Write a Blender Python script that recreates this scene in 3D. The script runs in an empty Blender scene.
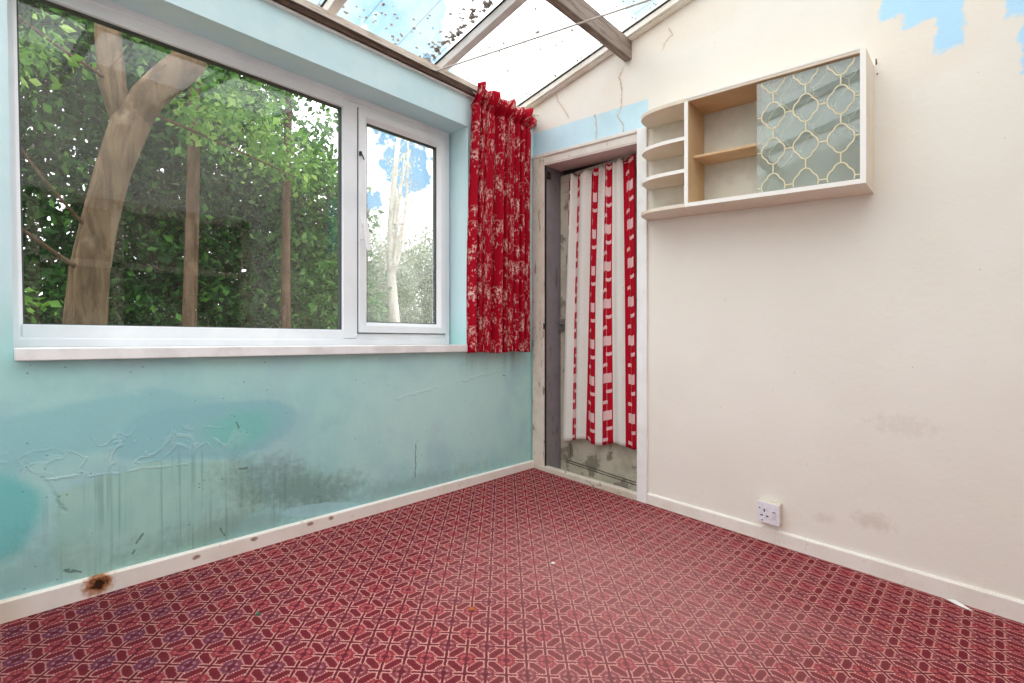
import bpy, bmesh, math, random
from mathutils import Vector, Matrix
import numpy as np
random.seed(7)
PI = math.pi
scene = bpy.context.scene
COL = scene.collection
K = 0.055            # the old lean-to floor and gable wall fall gently away from the window wall (metres per metre of y)

# ------------------------------------------------------------------ materials
def lin(c):
    if isinstance(c, str):
        c = c.lstrip('#'); c = [int(c[i:i+2], 16) for i in (0, 2, 4)]
    out = []
    for v in c[:3]:
        v /= 255.0
        out.append(v/12.92 if v <= .04045 else ((v+.055)/1.055)**2.4)
    return (*out, 1.0)

class V:
    """a float socket with operators that add Math nodes"""
    def __init__(s, nt, x): s.nt, s.x = nt, x
    def _m(s, op, *a, clamp=False):
        n = s.nt.nodes.new('ShaderNodeMath'); n.operation = op; n.use_clamp = clamp
        for i, q in enumerate((s,)+a):
            q = q.x if isinstance(q, V) else q
            if isinstance(q, (int, float)): n.inputs[i].default_value = q
            else: s.nt.links.new(q, n.inputs[i])
        return V(s.nt, n.outputs[0])
    def __add__(s, o): return s._m('ADD', o)
    __radd__ = __add__
    def __sub__(s, o): return s._m('SUBTRACT', o)
    def __rsub__(s, o): return (s*-1.0)+o
    def __mul__(s, o): return s._m('MULTIPLY', o)
    __rmul__ = __mul__
    def __truediv__(s, o): return s._m('DIVIDE', o)
    def abs(s): return s._m('ABSOLUTE')
    def gt(s, o): return s._m('GREATER_THAN', o)
    def lt(s, o): return s._m('LESS_THAN', o)
    def max(s, o): return s._m('MAXIMUM', o)
    def min(s, o): return s._m('MINIMUM', o)
    def sqrt(s): return s._m('SQRT')
    def pow(s, o): return s._m('POWER', o)
    def sin(s): return s._m('SINE')
    def floor(s): return s._m('FLOOR')
    def round(s): return s._m('ROUND')
    def fract(s): return s._m('FRACT')
    def clamp(s): return s._m('ADD', 0.0, clamp=True)
    def step(s, a, b):       # smooth ramp a..b -> 0..1
        n = s.nt.nodes.new('ShaderNodeMapRange'); n.interpolation_type = 'SMOOTHSTEP'
        s.nt.links.new(s.x, n.inputs[0])
        if a <= b:
            n.inputs[1].default_value, n.inputs[2].default_value = a, b
            n.inputs[3].default_value, n.inputs[4].default_value = 0, 1
        else:
            n.inputs[1].default_value, n.inputs[2].default_value = b, a
            n.inputs[3].default_value, n.inputs[4].default_value = 1, 0
        return V(s.nt, n.outputs[0])
    def sel(s, a, b):        # s ? a : b
        return s*a + (1.0-s)*b

class Mat:
    def fresnel(s, ior):
        g = s.new('ShaderNodeNewGeometry'); f = s.new('ShaderNodeFresnel')
        b = V(s.nt, g.outputs['Backfacing']); s.link(b.sel(1/ior, ior), f.inputs[0]); return V(s.nt, f.outputs[0])
    def __init__(s, name):
        s.m = bpy.data.materials.new(name); s.m.use_nodes = True
        s.nt = s.m.node_tree; s.nt.nodes.clear()
        s.out = s.new('ShaderNodeOutputMaterial')
    def new(s, t, **k):
        n = s.nt.nodes.new(t)
        for a, b in k.items(): setattr(n, a, b)
        return n
    def link(s, a, b): s.nt.links.new(a.x if isinstance(a, V) else a, b)
    def pos(s):
        g = s.new('ShaderNodeNewGeometry'); return g.outputs['Position']
    def obj(s): return s.new('ShaderNodeTexCoord').outputs['Object']
    def uv(s): return s.new('ShaderNodeTexCoord').outputs['UV']
    def xyz(s, sock):
        n = s.new('ShaderNodeSeparateXYZ'); s.link(sock, n.inputs[0])
        return [V(s.nt, o) for o in n.outputs]
    def comb(s, x, y, z=0.0):
        n = s.new('ShaderNodeCombineXYZ')
        for i, q in enumerate((x, y, z)):
            if isinstance(q, V): s.link(q, n.inputs[i])
            else: n.inputs[i].default_value = q
        return n.outputs[0]
    def noise(s, vec, scale, detail=3, rough=.55, dist=0.0, sc=None):
        if sc is not None:
            mp = s.new('ShaderNodeMapping'); mp.inputs['Scale'].default_value = sc
            s.link(vec, mp.inputs[0]); vec = mp.outputs[0]
        n = s.new('ShaderNodeTexNoise'); s.link(vec, n.inputs['Vector'])
        n.inputs['Scale'].default_value = scale; n.inputs['Detail'].default_value = detail
        n.inputs['Roughness'].default_value = rough; n.inputs['Distortion'].default_value = dist
        return V(s.nt, n.outputs[0])
    def voro(s, vec, scale, feature='F1', out='Distance', rnd=1.0, dims='3D'):
        n = s.new('ShaderNodeTexVoronoi'); n.feature = feature; n.voronoi_dimensions = dims
        s.link(vec, n.inputs['Vector']); n.inputs['Scale'].default_value = scale
        n.inputs['Randomness'].default_value = rnd
        return V(s.nt, n.outputs[out]) if out == 'Distance' else n.outputs[out]
    def mix(s, f, a, b, mode='MIX'):
        n = s.new('ShaderNodeMix'); n.data_type = 'RGBA'; n.blend_type = mode
        n.clamp_factor = True
        if isinstance(f, V): s.link(f, n.inputs[0])
        else: n.inputs[0].default_value = f
        for q, i in ((a, 6), (b, 7)):
            if isinstance(q, (tuple, list)): n.inputs[i].default_value = q
            elif isinstance(q, str): n.inputs[i].default_value = lin(q)
            else: s.link(q, n.inputs[i])
        return n.outputs[2]
    def bump(s, h, strength=.3, dist=.01):
        n = s.new('ShaderNodeBump'); n.inputs['Strength'].default_value = strength
        n.inputs['Distance'].default_value = dist; s.link(h, n.inputs['Height']); return n.outputs[0]
    def pbr(s, color, rough=.6, spec=.3, normal=None, metal=0.0, **k):
        b = s.new('ShaderNodeBsdfPrincipled')
        if isinstance(color, str): color = lin(color)
        if isinstance(color, tuple): b.inputs['Base Color'].default_value = color
        else: s.link(color, b.inputs['Base Color'])
        if isinstance(rough, V): s.link(rough, b.inputs['Roughness'])
        else: b.inputs['Roughness'].default_value = rough
        b.inputs['Specular IOR Level'].default_value = spec
        b.inputs['Metallic'].default_value = metal
        if normal is not None: s.link(normal, b.inputs['Normal'])
        for a, v in k.items(): b.inputs[a].default_value = v
        return b
    def done(s, sh):
        s.nt.links.new(sh.outputs[0], s.out.inputs[0]); return s.m

def plain(name, c, rough=.5, spec=.3, var=.0, scale=8, c2=None, metal=0.0, bump=0.0, bscale=60, sc=None):
    M = Mat(name); p = M.obj(); col = lin(c)
    if c2:
        col = M.mix(M.noise(p, scale, 4, .6, sc=sc).step(.4, .65), lin(c), lin(c2))
    nrm = M.bump(M.noise(p, bscale, 3), bump, .004) if bump else None
    return M.done(M.pbr(col, rough, spec, nrm, metal))

def segdist(M, a, b, A, B):
    """distance in the (a, b) plane from segment A-B"""
    dx, dy = B[0]-A[0], B[1]-A[1]; L2 = dx*dx+dy*dy
    t = (((a-A[0])*dx + (b-A[1])*dy)/L2).clamp()
    ex, ey = a-A[0]-t*dx, b-A[1]-t*dy
    return (ex*ex+ey*ey).sqrt()

def ell(a, b, ca, cb, ra, rb, rot=0.0):
    c, s_ = math.cos(rot), math.sin(rot)
    u = ((a-ca)*c + (b-cb)*s_)/ra; v = ((b-cb)*c - (a-ca)*s_)/rb
    return (u*u+v*v).sqrt()

# ---- teal plaster of the window wall
def mat_teal():
    M = Mat('teal_painted_plaster'); P = M.pos(); x, y, z = M.xyz(P)
    n1 = M.noise(P, 1.7, 4); n2 = M.noise(P, 7, 5, .6); n3 = M.noise(P, 30, 4, .65); n4 = M.noise(P, 120, 2)
    w = (n2-.5)*.5+(n1-.5)*.4+(n3-.5)*.15+(M.noise(P, 3.6, 4, .55)-.5)*1.1
    col = M.mix(n1.step(.35, .65), '#cfe7ec', '#c2e0e6')
    col = M.mix(n2.step(.45, .7)*.4, col, '#d6ebec')
    low = z.step(1.1, .78)                                      # the damp lower part
    col = M.mix(low*.9, col, M.mix(n2.step(.38, .64), '#a6d8d4', '#9cd0d0'))
    col = M.mix(low*(ell(x, z, -.7, .5, .8, .42)+w*.6).step(1.2, .3)*.75, col, '#bce0dc')   # paler right part
    col = M.mix(low*(ell(x, z, -1.5, .72, .7, .10)+w).step(1.2, .4)*.5, col, '#b0dcd8')
    col = M.mix(low*M.noise(P, 3.2, 3, .5).step(.5, .68)*.45, col, '#a3c6d0')          # lilac-blue patches
    bl = (ell(x, z, -1.93, .5, .36, .12)+w*.9).step(1.08, .86)
    col = M.mix(bl*.8, col, '#8cc3cb')
    col = M.mix((ell(x, z, -1.83, .5, .17, .09)+w).step(1.2, .3)*.75, col, '#7ccac0')
    band = (ell(x, z, -2.35, .56, .46, .1, .12)+w*1.0).step(1.15, .8)
    col = M.mix(band*.7, col, '#8fc6cc')
    # pale sheet with vertical drips
    dr = (ell(x, z, -2.13, .21, .34, .21)+w*.6).step(1.0, .93)*x.gt(-2.47)
    col = M.mix(dr*.8, col, M.mix(n2.step(.4, .65), '#a6d0c4', '#9ccac0'))
    tq = (ell(x, z, -2.60, .29, .16, .17)+w*.6).step(1.05, .7)
    col = M.mix(tq*.85, col, '#6fc4c4')
    st = M.noise(P, 1.0, 3, .6, sc=(60, 1, 1.3)).step(.50, .66)*M.noise(P, 1.0, 2, sc=(7, 1, 3)).step(.34, .55)
    zone = (ell(x, z, -2.05, .2, .45, .24)+w*.4).step(1.1, .8)
    col = M.mix(st*zone*.42, col, '#608a80')
    # edge of the lifted paint
    edge = segdist(M, x+(n3-.5)*.03+(n2-.5)*.05, z, (-2.46, .41), (-2.40, .29)).step(.010, .0)*n2.step(.3, .5)
    ln = segdist(M, x, z+(n2-.5)*.06+(n3-.5)*.025, (-2.46, .40), (-2.0, .385)).step(.007, .0)*M.noise(P, 13, 2).step(.42, .58)
    col = M.mix(edge*.4, col, '#6f9c95'); col = M.mix(ln*.5, col, '#b7dedd')
    # mould
    mo = (ell(x, z, -1.60, .19, .34, .13, -.4)+(n3-.5)*1.5+w).step(1.35, .2)
    mo = mo.max((ell(x, z, -1.9, .08, .36, .09)+(n3-.5)*1.4+w).step(1.3, .3)*.6)
    mo = mo.max(((ell(x, z, -1.0, .08, .6, .07)+(n3-.5)*1.6+w).step(1.3, .2))*.45)
    mo = mo.max(((ell(x, z, -2.5, .1, .2, .14)+(n3-.5)*1.6+w).step(1.3, .2))*.4)
    col = M.mix(mo*.68, col, '#68857a')
    mo2 = M.noise(P, 16, 5, .75).step(.56, .7)*(ell(x, z, -1.62, .17, .36, .16, -.35)+w).step(1.1, .3)
    col = M.mix(mo2*.55, col, '#50695e')
    # smears under the curtain and the sill
    sm = M.noise(P, 1.0, 2, sc=(13, 1, 1)).step(.45, .7)*z.step(.6, .79)*x.step(-.7, -.5)*z.lt(.8)
    col = M.mix(sm*.5, col, '#6a8f8a')
    # deeper teal in the corner
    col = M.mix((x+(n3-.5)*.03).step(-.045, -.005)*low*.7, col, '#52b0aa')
    dots = M.voro(P, 26).lt(.08)*M.noise(P, 3, 2).gt(.5)*low
    col = M.mix(dots*.6, col, '#55756f')
    dk = M.noise(P, 60, 3, .7).step(.64, .72)*low*M.noise(P, 4, 3).step(.45, .65)
    col = M.mix(dk*.4, col, '#6f9791')
    for A, B in (((-2.40, .092), (-2.36, .072)), ((-2.205, .125), (-2.185, .155)), ((-2.215, .09), (-2.21, .10)), ((-.30, .64), (-.285, .635)), ((-1.87, .525), (-1.862, .50)), ((-1.86, .33), (-1.83, .327)), ((-1.93, .10), (-1.915, .07)), ((-.98, .12), (-.975, .30))):
        col = M.mix((segdist(M, x+(n3-.5)*.03, z+(n3-.5)*.03, A, B)+(n4-.5)*.008).step(.0055, .001)*.7, col, '#42544e')
    fl = (ell(x, z, -1.5, .075, .2, .03, -.15)+(n3-.5)*.8).step(1.0, .9)
    col = M.mix(fl*.75, col, '#a5d3da')
    wr = (M.noise(P, 11, 3, .5, .8)-.5).abs().step(.05, .0)*((ell(x, z, -2.2, .47, .36, .07)+w).step(1.2, .6))
    rid = segdist(M, x, z+(n3-.5)*.05+(n2-.5)*.04, (-1.1, .56), (-.35, .67)).step(.012, .0)*n2.step(.35, .6)
    col = M.mix((wr*.3+rid*.25).clamp(), col, '#bfe0df')
    h = n2*.5+n3*.25 + wr*.5 + edge*-.8 + rid*.5 + ln*.5
    return M.done(M.pbr(col, .5, .35, M.bump(h, .4, .010)))

# ---- cream plaster of the gable wall (y, z0) with cracks and old blue paint
CRACKS = [[(-.195, 2.505), (-.215, 2.44), (-.265, 2.37), (-.30, 2.315)],
          [(-.705, 2.515), (-.672, 2.46), (-.69, 2.39), (-.685, 2.28), (-.66, 2.23), (-.70, 2.17), (-.70, 2.13)],
          [(-.501, 2.278), (-.511, 2.21), (-.509, 2.125)],
          [(-.985, 2.63), (-1.005, 2.59), (-.955, 2.555), (-.95, 2.53)]]
def mat_cream():
    M = Mat('cream_painted_plaster'); P = M.pos(); x, y, zt = M.xyz(P); z = zt - y*K
    n1 = M.noise(P, 1.3, 4); n2 = M.noise(P, 6, 5, .6); n3 = M.noise(P, 34, 4, .65)
    w = (n2-.5)*.5+(n3-.5)*.35
    col = M.mix(n1.step(.35, .65), '#ece7de', '#e8e2d8')
    col = M.mix(n2.step(.5, .75)*.45, col, '#ece6d8')
    up = z.step(2.05, 2.4)*y.step(-1.2, -.7)
    col = M.mix(up*n2.step(.35, .65)*.55, col, '#ece0d2')
    wet = (ell(y, z, -1.1, 2.62, .35, .12)+w).step(1.2, .4)
    col = M.mix(wet*.4, col, '#e6d6c2')
    # old light blue band over the door
    nb = (n3-.5)*.02
    band = (z+nb*.3).step(2.117, 2.119)*(z+nb).step(2.283, 2.276)*(y+nb).step(-.865, -.855)
    col = M.mix(band*.95, col, M.mix(n2.step(.4, .7), '#c6e4ef', '#bcdde9'))
    # blue patches high on the right
    q = (n2-.5)*.09+(n3-.5)*.05
    def box(y0, y1, z0, z1):
        return (y+q).step(y0-.010, y0+.010)*(y-q).step(y1+.010, y1-.010)*(zt+q).step(z0-.010, z0+.010)*(zt+q).step(z1+.01, z1-.01)
    pt = box(-2.16, -2.00, 2.13, 2.40).max(box(-2.185, -2.10, 2.0, 2.22)).max(box(-2.32, -1.93, 2.20, 2.45))
    pt = pt.max(box(-2.6, -2.29, 2.04, 2.4)).max(box(-2.6, -2.345, 1.83, 2.4))
    col = M.mix(pt*.95, col, '#b4e0fb')
    halo = (ell(y, zt, -2.1, 2.2, .2, .26)+w*.5).step(1.3, .9)
    col = M.mix(halo*(1.0-pt)*.12, col, '#f0d2b4')
    # cracks
    yc, zc = y+(n3-.5)*.03, z+(n3-.5)*.02
    d = None
    for c in CRACKS:
        for A, B in zip(c, c[1:]):
            s = segdist(M, yc, zc, A, B); d = s if d is None else d.min(s)
    col = M.mix(d.step(.018, .003)*.2, col, '#dcb892')
    col = M.mix((d+(n3-.5)*.003).step(.0026, .0006)*.65, col, '#7d7268')
    # grubby marks
    sm = (ell(y, z, -1.90, .2, .1, .05)+(n3-.5)*1.6).step(1.0, .2)
    sm = sm.max((ell(y, z, -1.72, .16, .06, .03)+(n3-.5)*1.8).step(1.0, .2)*.7)
    sm = sm.max((ell(y, z, -2.0, .62, .14, .05)+(n3-.5)*2.6).step(1.0, .3)*.5)
    col = M.mix(sm*.26, col, '#a98f72')
    sp = M.voro(P, 13).lt(.035)*n2.gt(.47)
    col = M.mix(sp*.5, col, '#9c8f84')
    mott = M.noise(P, 22, 4, .7).step(.62, .75)*z.lt(1.2)
    col = M.mix(mott*.16, col, '#b9a898')
    # greyer, mottled tone behind the open cabinet
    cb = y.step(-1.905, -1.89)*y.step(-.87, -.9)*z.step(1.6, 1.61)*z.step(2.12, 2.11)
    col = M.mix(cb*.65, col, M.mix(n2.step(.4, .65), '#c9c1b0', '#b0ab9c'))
    h = n2*.6+n3*.3-d.step(.005, .001)*2.0
    return M.done(M.pbr(col, .55, .25, M.bump(h, .3, .01)))

# ---- patterned carpet laid at 45 degrees
def mat_carpet():
    M = Mat('patterned_red_carpet'); P = M.pos(); x, y, z = M.xyz(P)
    n2 = M.noise(P, 2.2, 3); nf = M.noise(P, 260, 2)
    a = math.radians(44.4); c, s = math.cos(a), math.sin(a); S = 1/.06
    nj = M.noise(P, 75, 2)
    j = (nf-.5)*.08+(nj-.5)*.10
    p1 = x*(c*S)+y*(s*S)+.13+j; p2 = y*(c*S)-x*(s*S)-1.30+(nf-.5)*.08-(nj-.5)*.10
    i1, i2 = p1.round(), p2.round()
    a1, a2 = (p1-i1).abs(), (p2-i2).abs()
    odd = ((i1+i2)*.5).fract().gt(.25)
    red = ((i1*.5).fract().abs()).lt(.25)
    hor = a1.gt(a2)
    da = odd.sel(hor.sel(1.0-a1, a1), a1); db = odd.sel(hor.sel(a2, 1.0-a2), a2)
    da, db = (da*13.0).round()/13.0, (db*13.0).round()/13.0
    lobe = da.max(db)-(da.min(db)-.19).abs().step(.09, .0)*.045
    d = lobe.max((da+db)*.70)
    g = (a1*26.0).round().min((a2*26.0).round())/26.0
    med = d.lt(.44)
    ring = d.gt(.44)*d.lt(.53)
    line = a1.lt(.035).max(a2.lt(.065)); edge = g.gt(.075)*g.lt(.15)*d.gt(.5)
    inner = d.gt(.20)*d.lt(.27)
    core = (da.max(db)).lt(.09)
    dot = ((da-.16).abs().max((db-.16).abs())).lt(.07)
    star = ((da-.5).abs().max((db-.5).abs())).lt(.07)
    col = M.mix(star*.4, '#762c33', '#5e252b')
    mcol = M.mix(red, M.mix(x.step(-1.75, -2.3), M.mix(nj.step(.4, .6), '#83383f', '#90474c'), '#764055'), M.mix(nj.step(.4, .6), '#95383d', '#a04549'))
    mcol = M.mix(inner*red.sel(.55, .35), mcol, M.mix(red, '#b88086', '#c8747a'))
    mcol = M.mix(dot*(red.sel(.45, .6)), mcol, M.mix(red, '#d0a6a8', '#74252f'))
    mcol = M.mix(core*.6, mcol, '#5c1f2c')
    col = M.mix(med, col, mcol)
    col = M.mix((ring.max(edge*(1.0-med))), col, M.mix(nf.step(.3, .7), '#d99c94', '#c2837e'))
    col = M.mix(line*M.noise(P, 90, 2).step(.3, .5), col, '#64292f')
    worn = (ell(x, y, -.9, -1.25, .75, .75)+(n2-.5)*.9).step(1.3, .2)
    col = M.mix(worn*.30, col, '#cf9f98')
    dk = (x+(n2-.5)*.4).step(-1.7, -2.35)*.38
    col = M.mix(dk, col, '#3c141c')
    dirt = M.noise(P, 5, 4, .7).step(.6, .75)
    col = M.mix(dirt*.12, col, '#7a5a50')
    col = M.mix(nf.step(.35, .7)*.18, col, '#42141c')
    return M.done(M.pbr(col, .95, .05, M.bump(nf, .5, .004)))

def mat_red_curtain():
    M = Mat('red_palm_print_cotton'); U = M.uv()
    fine = M.noise(U, 1.0, 2, .6, sc=(130, 20, 1)); mid = M.noise(U, 1.0, 4, .72, sc=(120, 52, 1)); brk = M.noise(U, 1, 3, sc=(40, 40, 1))
    tot = None
    for sc, off, k in ((7.0, 0.0, 1.0), (11.0, 7.3, .8)):
        mp = M.new('ShaderNodeMapping'); mp.inputs['Location'].default_value = (off, off*.37, 0); mp.inputs['Scale'].default_value = (1.25, .9, 1); M.link(U, mp.inputs[0])
        uvs = M.new('ShaderNodeVectorMath', operation='SCALE'); M.link(mp.outputs[0], uvs.inputs[0]); uvs.inputs[3].default_value = sc
        v = M.new('ShaderNodeTexVoronoi', voronoi_dimensions='2D'); M.link(uvs.outputs[0], v.inputs['Vector']); v.inputs['Scale'].default_value = 1; v.inputs['Randomness'].default_value = .8
        a = M.xyz(uvs.outputs[0]); b = M.xyz(v.outputs['Position'])
        dx, dy = a[0]-b[0], a[1]-b[1]
        env = (dx*dx*5+dy*dy*2.2).sqrt()+(brk-.5)*.4
        blob = env.step(.44, .15)*(mid.step(.49, .55))
        arch = (((dx.abs()-.16)*(dx.abs()-.16)+(dy-.12)*(dy-.12)).sqrt()-.12+(brk-.5)*.05).abs().lt(.024)*dy.gt(.10)*brk.gt(.47)
        drip = fine.step(.57, .62)*dx.abs().lt(.34)*dy.lt(-.05)*(dy+(brk-.5)*.7).gt(-.55)
        t = (blob.max(arch*.35).max(drip*.75))*k
        tot = t if tot is None else tot.max(t)
    w = M.noise(U, 1, 2, sc=(700, 500, 1))
    col = M.mix(w.step(.3, .7), '#b50a27', '#96071d')
    col = M.mix(tot*.88, col, '#eccfc5')
    sh = M.new('ShaderNodeBsdfTranslucent'); M.link(col, sh.inputs[0])
    b = M.pbr(col, .8, .1)
    mx = M.new('ShaderNodeMixShader'); mx.inputs[0].default_value = .10
    M.link(b.outputs[0], mx.inputs[1]); M.link(sh.outputs[0], mx.inputs[2])
    return M.done(mx)

BANDS = [('r', 0, .55), ('w', .55, 1.35), ('r', 1.35, 1.75), ('w', 1.75, 2.5), ('R', 2.5, 3.5), ('w', 3.5, 4), ('R', 4, 5), ('w', 5, 6), ('R', 6, 7.2)]
def mat_door_curtain():
    M = Mat('red_and_white_woven_curtain'); U = M.uv(); u, v, _ = M.xyz(U)      # u in band units, v in metres of height
    PER = .237
    tex = M.noise(U, 1, 3, .7, sc=(30, 210, 1))
    white = M.mix(tex.step(.45, .6), '#f4f1ea', '#cfc9c0')
    wv = M.noise(U, 1, 2, sc=(60, 400, 1))
    red = M.mix(wv.step(.4, .6), '#c0182c', '#aa1628')
    isred = None
    for k, a, b in BANDS:
        if k != 'w':
            m = u.gt(a)*u.lt(b); isred = m if isred is None else isred.max(m)
    sq = None
    for c, wd, ph in ((3.08, .36, .18), (4.5, .40, 0.0), (6.65, .40, .0), (.25, .30, .1), (1.55, .3, .1)):
        t = ((v-.625)*(1/PER)+ph*.3)
        f = t-t.round()
        du = u-c
        m = (du.abs().lt(wd))*(f.abs().lt(.125))
        f2 = f-.38
        m = m.max((du-.12).abs().lt(wd*.8)*((f+.36).abs().lt(.045).max((f-.64).abs().lt(.045)))*du.gt(-.06))
        m = m.max((du+.12).abs().lt(wd*.8)*((f-.36).abs().lt(.045))*du.lt(.06))
        m = m.max(du.abs().lt(.022)*.45)
        sq = m if sq is None else sq.max(m)
    col = M.mix(isred, white, M.mix(sq*.88, red, '#e9c9c6'))
    hem = v.lt(.21)*v.gt(.2)*0.0
    b = M.pbr(col, .9, .05, M.bump(tex, .35, .003))
    sh = M.new('ShaderNodeBsdfTranslucent'); M.link(col, sh.inputs[0])
    mx = M.new('ShaderNodeMixShader'); mx.inputs[0].default_value = .1
    M.link(b.outputs[0], mx.inputs[1]); M.link(sh.outputs[0], mx.inputs[2])
    return M.done(mx)

def mat_glass(name, haze, hazecol='#e8eeee', spots=True, tint='#ffffff', refl=1.0, hz_scale=3.0, lo=.35, hi=.75):
    """clear sheet: fresnel reflection over transparency, with a film of dust and haze"""
    M = Mat(name); P = M.pos()
    tr = M.new('ShaderNodeBsdfTransparent'); tr.inputs[0].default_value = lin(tint)
    gl = M.new('ShaderNodeBsdfGlossy'); gl.inputs['Roughness'].default_value = .015
    mx = M.new('ShaderNodeMixShader'); M.link(M.fresnel(1.5)*refl, mx.inputs[0])
    M.link(tr.outputs[0], mx.inputs[1]); M.link(gl.outputs[0], mx.inputs[2])
    df = M.new('ShaderNodeBsdfTranslucent'); df.inputs[0].default_value = lin(hazecol)
    d2 = M.new('ShaderNodeBsdfDiffuse'); d2.inputs[0].default_value = lin(hazecol)
    hz = M.new('ShaderNodeMixShader'); hz.inputs[0].default_value = .35
    M.link(df.outputs[0], hz.inputs[1]); M.link(d2.outputs[0], hz.inputs[2])
    f = M.noise(P, hz_scale, 4, .6).step(lo, hi)*haze+haze*.4
    if spots:
        f = f + M.voro(P, 38).lt(.13)*M.noise(P, 4, 2).step(.4, .62)*.35 + M.voro(P, 90).lt(.16)*M.noise(P, 3, 2).step(.45, .7)*.22
    m2 = M.new('ShaderNodeMixShader'); M.link(f, m2.inputs[0])
    M.link(mx.outputs[0], m2.inputs[1]); M.link(hz.outputs[0], m2.inputs[2])
    return M.done(m2)

def mat_roof_sheet():
    M = Mat('clear_ribbed_roof_sheet'); P = M.pos(); x, y, z = M.xyz(P)
    tr = M.new('ShaderNodeBsdfTransparent'); M.link(M.mix(((x*4.4).fract()-.5).abs().lt(.012)*.4, '#fbfdfd', '#b4b2ae'), tr.inputs[0])
    gl = M.new('ShaderNodeBsdfGlossy'); gl.inputs['Roughness'].default_value = .06
    mx = M.new('ShaderNodeMixShader'); M.link(M.fresnel(1.3), mx.inputs[0])
    M.link(tr.outputs[0], mx.inputs[1]); M.link(gl.outputs[0], mx.inputs[2])
    df = M.new('ShaderNodeBsdfTranslucent'); df.inputs[0].default_value = lin('#d8d6d2')
    rib = ((x*4.4).fract()-.5).abs().lt(.012)
    f = M.noise(P, 3, 4, .6).step(.4, .75)*.06+.03
    m2 = M.new('ShaderNodeMixShader'); M.link(f, m2.inputs[0])
    M.link(mx.outputs[0], m2.inputs[1]); M.link(df.outputs[0], m2.inputs[2])
    return M.done(m2)

def mat_leaf(name, c1, c2, c3):
    M = Mat(name); g = M.new('ShaderNodeNewGeometry'); r = V(M.nt, g.outputs['Random Per Island'])
    col = M.mix(r.step(0, .6), c1, c2); col = M.mix(r.step(.75, 1.0), col, c3)
    b = M.pbr(col, .45, .22)
    t = M.new('ShaderNodeBsdfTranslucent'); M.link(col, t.inputs[0])
    mx = M.new('ShaderNodeMixShader'); mx.inputs[0].default_value = .38
    M.link(b.outputs[0], mx.inputs[1]); M.link(t.outputs[0], mx.inputs[2])
    return M.done(mx)

def mat_bark(name, c1, c2, c3, sc=(14, 14, 3)):
    M = Mat(name); P = M.obj()
    n = M.noise(P, 1, 5, .65, .6, sc=sc); n2 = M.noise(P, 5, 4)
    col = M.mix(n.step(.35, .65), c1, c2); col = M.mix(n2.step(.55, .75)*.8, col, c3)
    return M.done(M.pbr(col, .85, .1, M.bump(n, .8, .03)))

def mat_peeling(name, base, under, dirt, amt=.62, sc=(40, 40, 7), lowz=None):
    """old paint worn through to what is beneath"""
    M = Mat(name); P = M.pos(); x, y, z = M.xyz(P)
    n = M.noise(P, 1, 5, .65, sc=sc); n2 = M.noise(P, 9, 4, .6); n3 = M.noise(P, 45, 3, .65)
    col = M.mix(n2.step(.4, .7)*.6, base, dirt)
    col = M.mix((n).step(amt, amt+.06)*.9, col, under)
    col = M.mix(n3.step(.66, .72)*.5, col, dirt)
    return M.done(M.pbr(col, .6, .25, M.bump(n, .35, .005)))

def mat_skirt(name, rust=False):
    M = Mat(name); P = M.pos(); x, y, z = M.xyz(P)
    n = M.noise(P, 6, 4, .6); n3 = M.noise(P, 60, 3, .65)
    col = M.mix(n.step(.45, .7)*.5, '#efeae2', '#e0d8ca')
    if rust:
        k = M.noise(P, 14, 3, .6).step(.62, .7)*M.noise(P, 50, 3).step(.5, .6)
        col = M.mix(k*.7, col, '#9c7458')
        r = ell(x, z, -2.315, .02, .055, .05)+(n3-.5)*.9
        col = M.mix(r.step(1.0, .45)*.95, col, '#a8642c'); col = M.mix(r.step(.55, .25)*.97, col, '#2a140b')
        for cx, cz in ((-1.81, .03), (-1.57, .03), (-2.02, .02), (-1.47, .03)):
            col = M.mix((ell(x, z, cx, cz, .018, .012)+(n3-.5)*1.3).step(1.0, .4)*.8, col, '#8a5a3c')
        col = M.mix(x.step(-2.45, -2.56)*.4, col, '#b9a177')
    else:
        col = M.mix(M.noise(P, 30, 3, .7).step(.62, .7)*.3, col, '#b8a48e')
    return M.done(M.pbr(col, .5, .3, M.bump(n3, .15, .003)))

T = {}
T['teal'] = mat_teal(); T['cream'] = mat_cream(); T['carpet'] = mat_carpet()
T['red_curtain'] = mat_red_curtain(); T['door_curtain'] = mat_door_curtain()
T['pane'] = mat_glass('dusty_window_glass', .022, '#dcd6c8', refl=1.15)
T['sashpane'] = mat_glass('hazy_window_glass', .20, '#f6f8f6', hz_scale=6, lo=.2, hi=.8)  # whitish haze mixed over the pane
T['sheet'] = mat_roof_sheet()
T['cabglass'] = mat_glass('cabinet_sliding_glass', .40, '#eef2ee', hz_scale=.6, spots=False, tint='#eff5f3', refl=2.0)  # haze turned up to whiten the glass in place of bright reflections
T['upvc'] = plain('white_upvc', '#ebedf0', .35, .4, c2='#e2e5e9', scale=3)
T['sill'] = plain('white_painted_sill', '#f0f0f0', .4, .35, c2='#e2e1e0', scale=9)
T['gasket'] = plain('grey_window_gasket', '#4c5050', .6)
T['whitetrim'] = mat_peeling('white_gloss_trim', '#f0f0ee', '#cfc8be', '#e4e0da', .66)
T['oldtrim'] = mat_peeling('peeling_cream_trim', '#dfd2c4', '#8e7a68', '#cbb8a6', .58)
T['header'] = mat_peeling('pinkish_door_lining', '#d8c8c2', '#bfaaa2', '#cdbcb4', .66)
T['jamb'] = mat_peeling('grey_door_jamb', '#8d868a', '#5f5a5c', '#7d777a', .6)
T['door'] = mat_peeling('grubby_cream_door', '#bdb5a4', '#7d7566', '#978e7c', .54, sc=(7, 7, 5))
T['bead'] = plain('dark_bead_groove', '#5e584c', .7)
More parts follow.
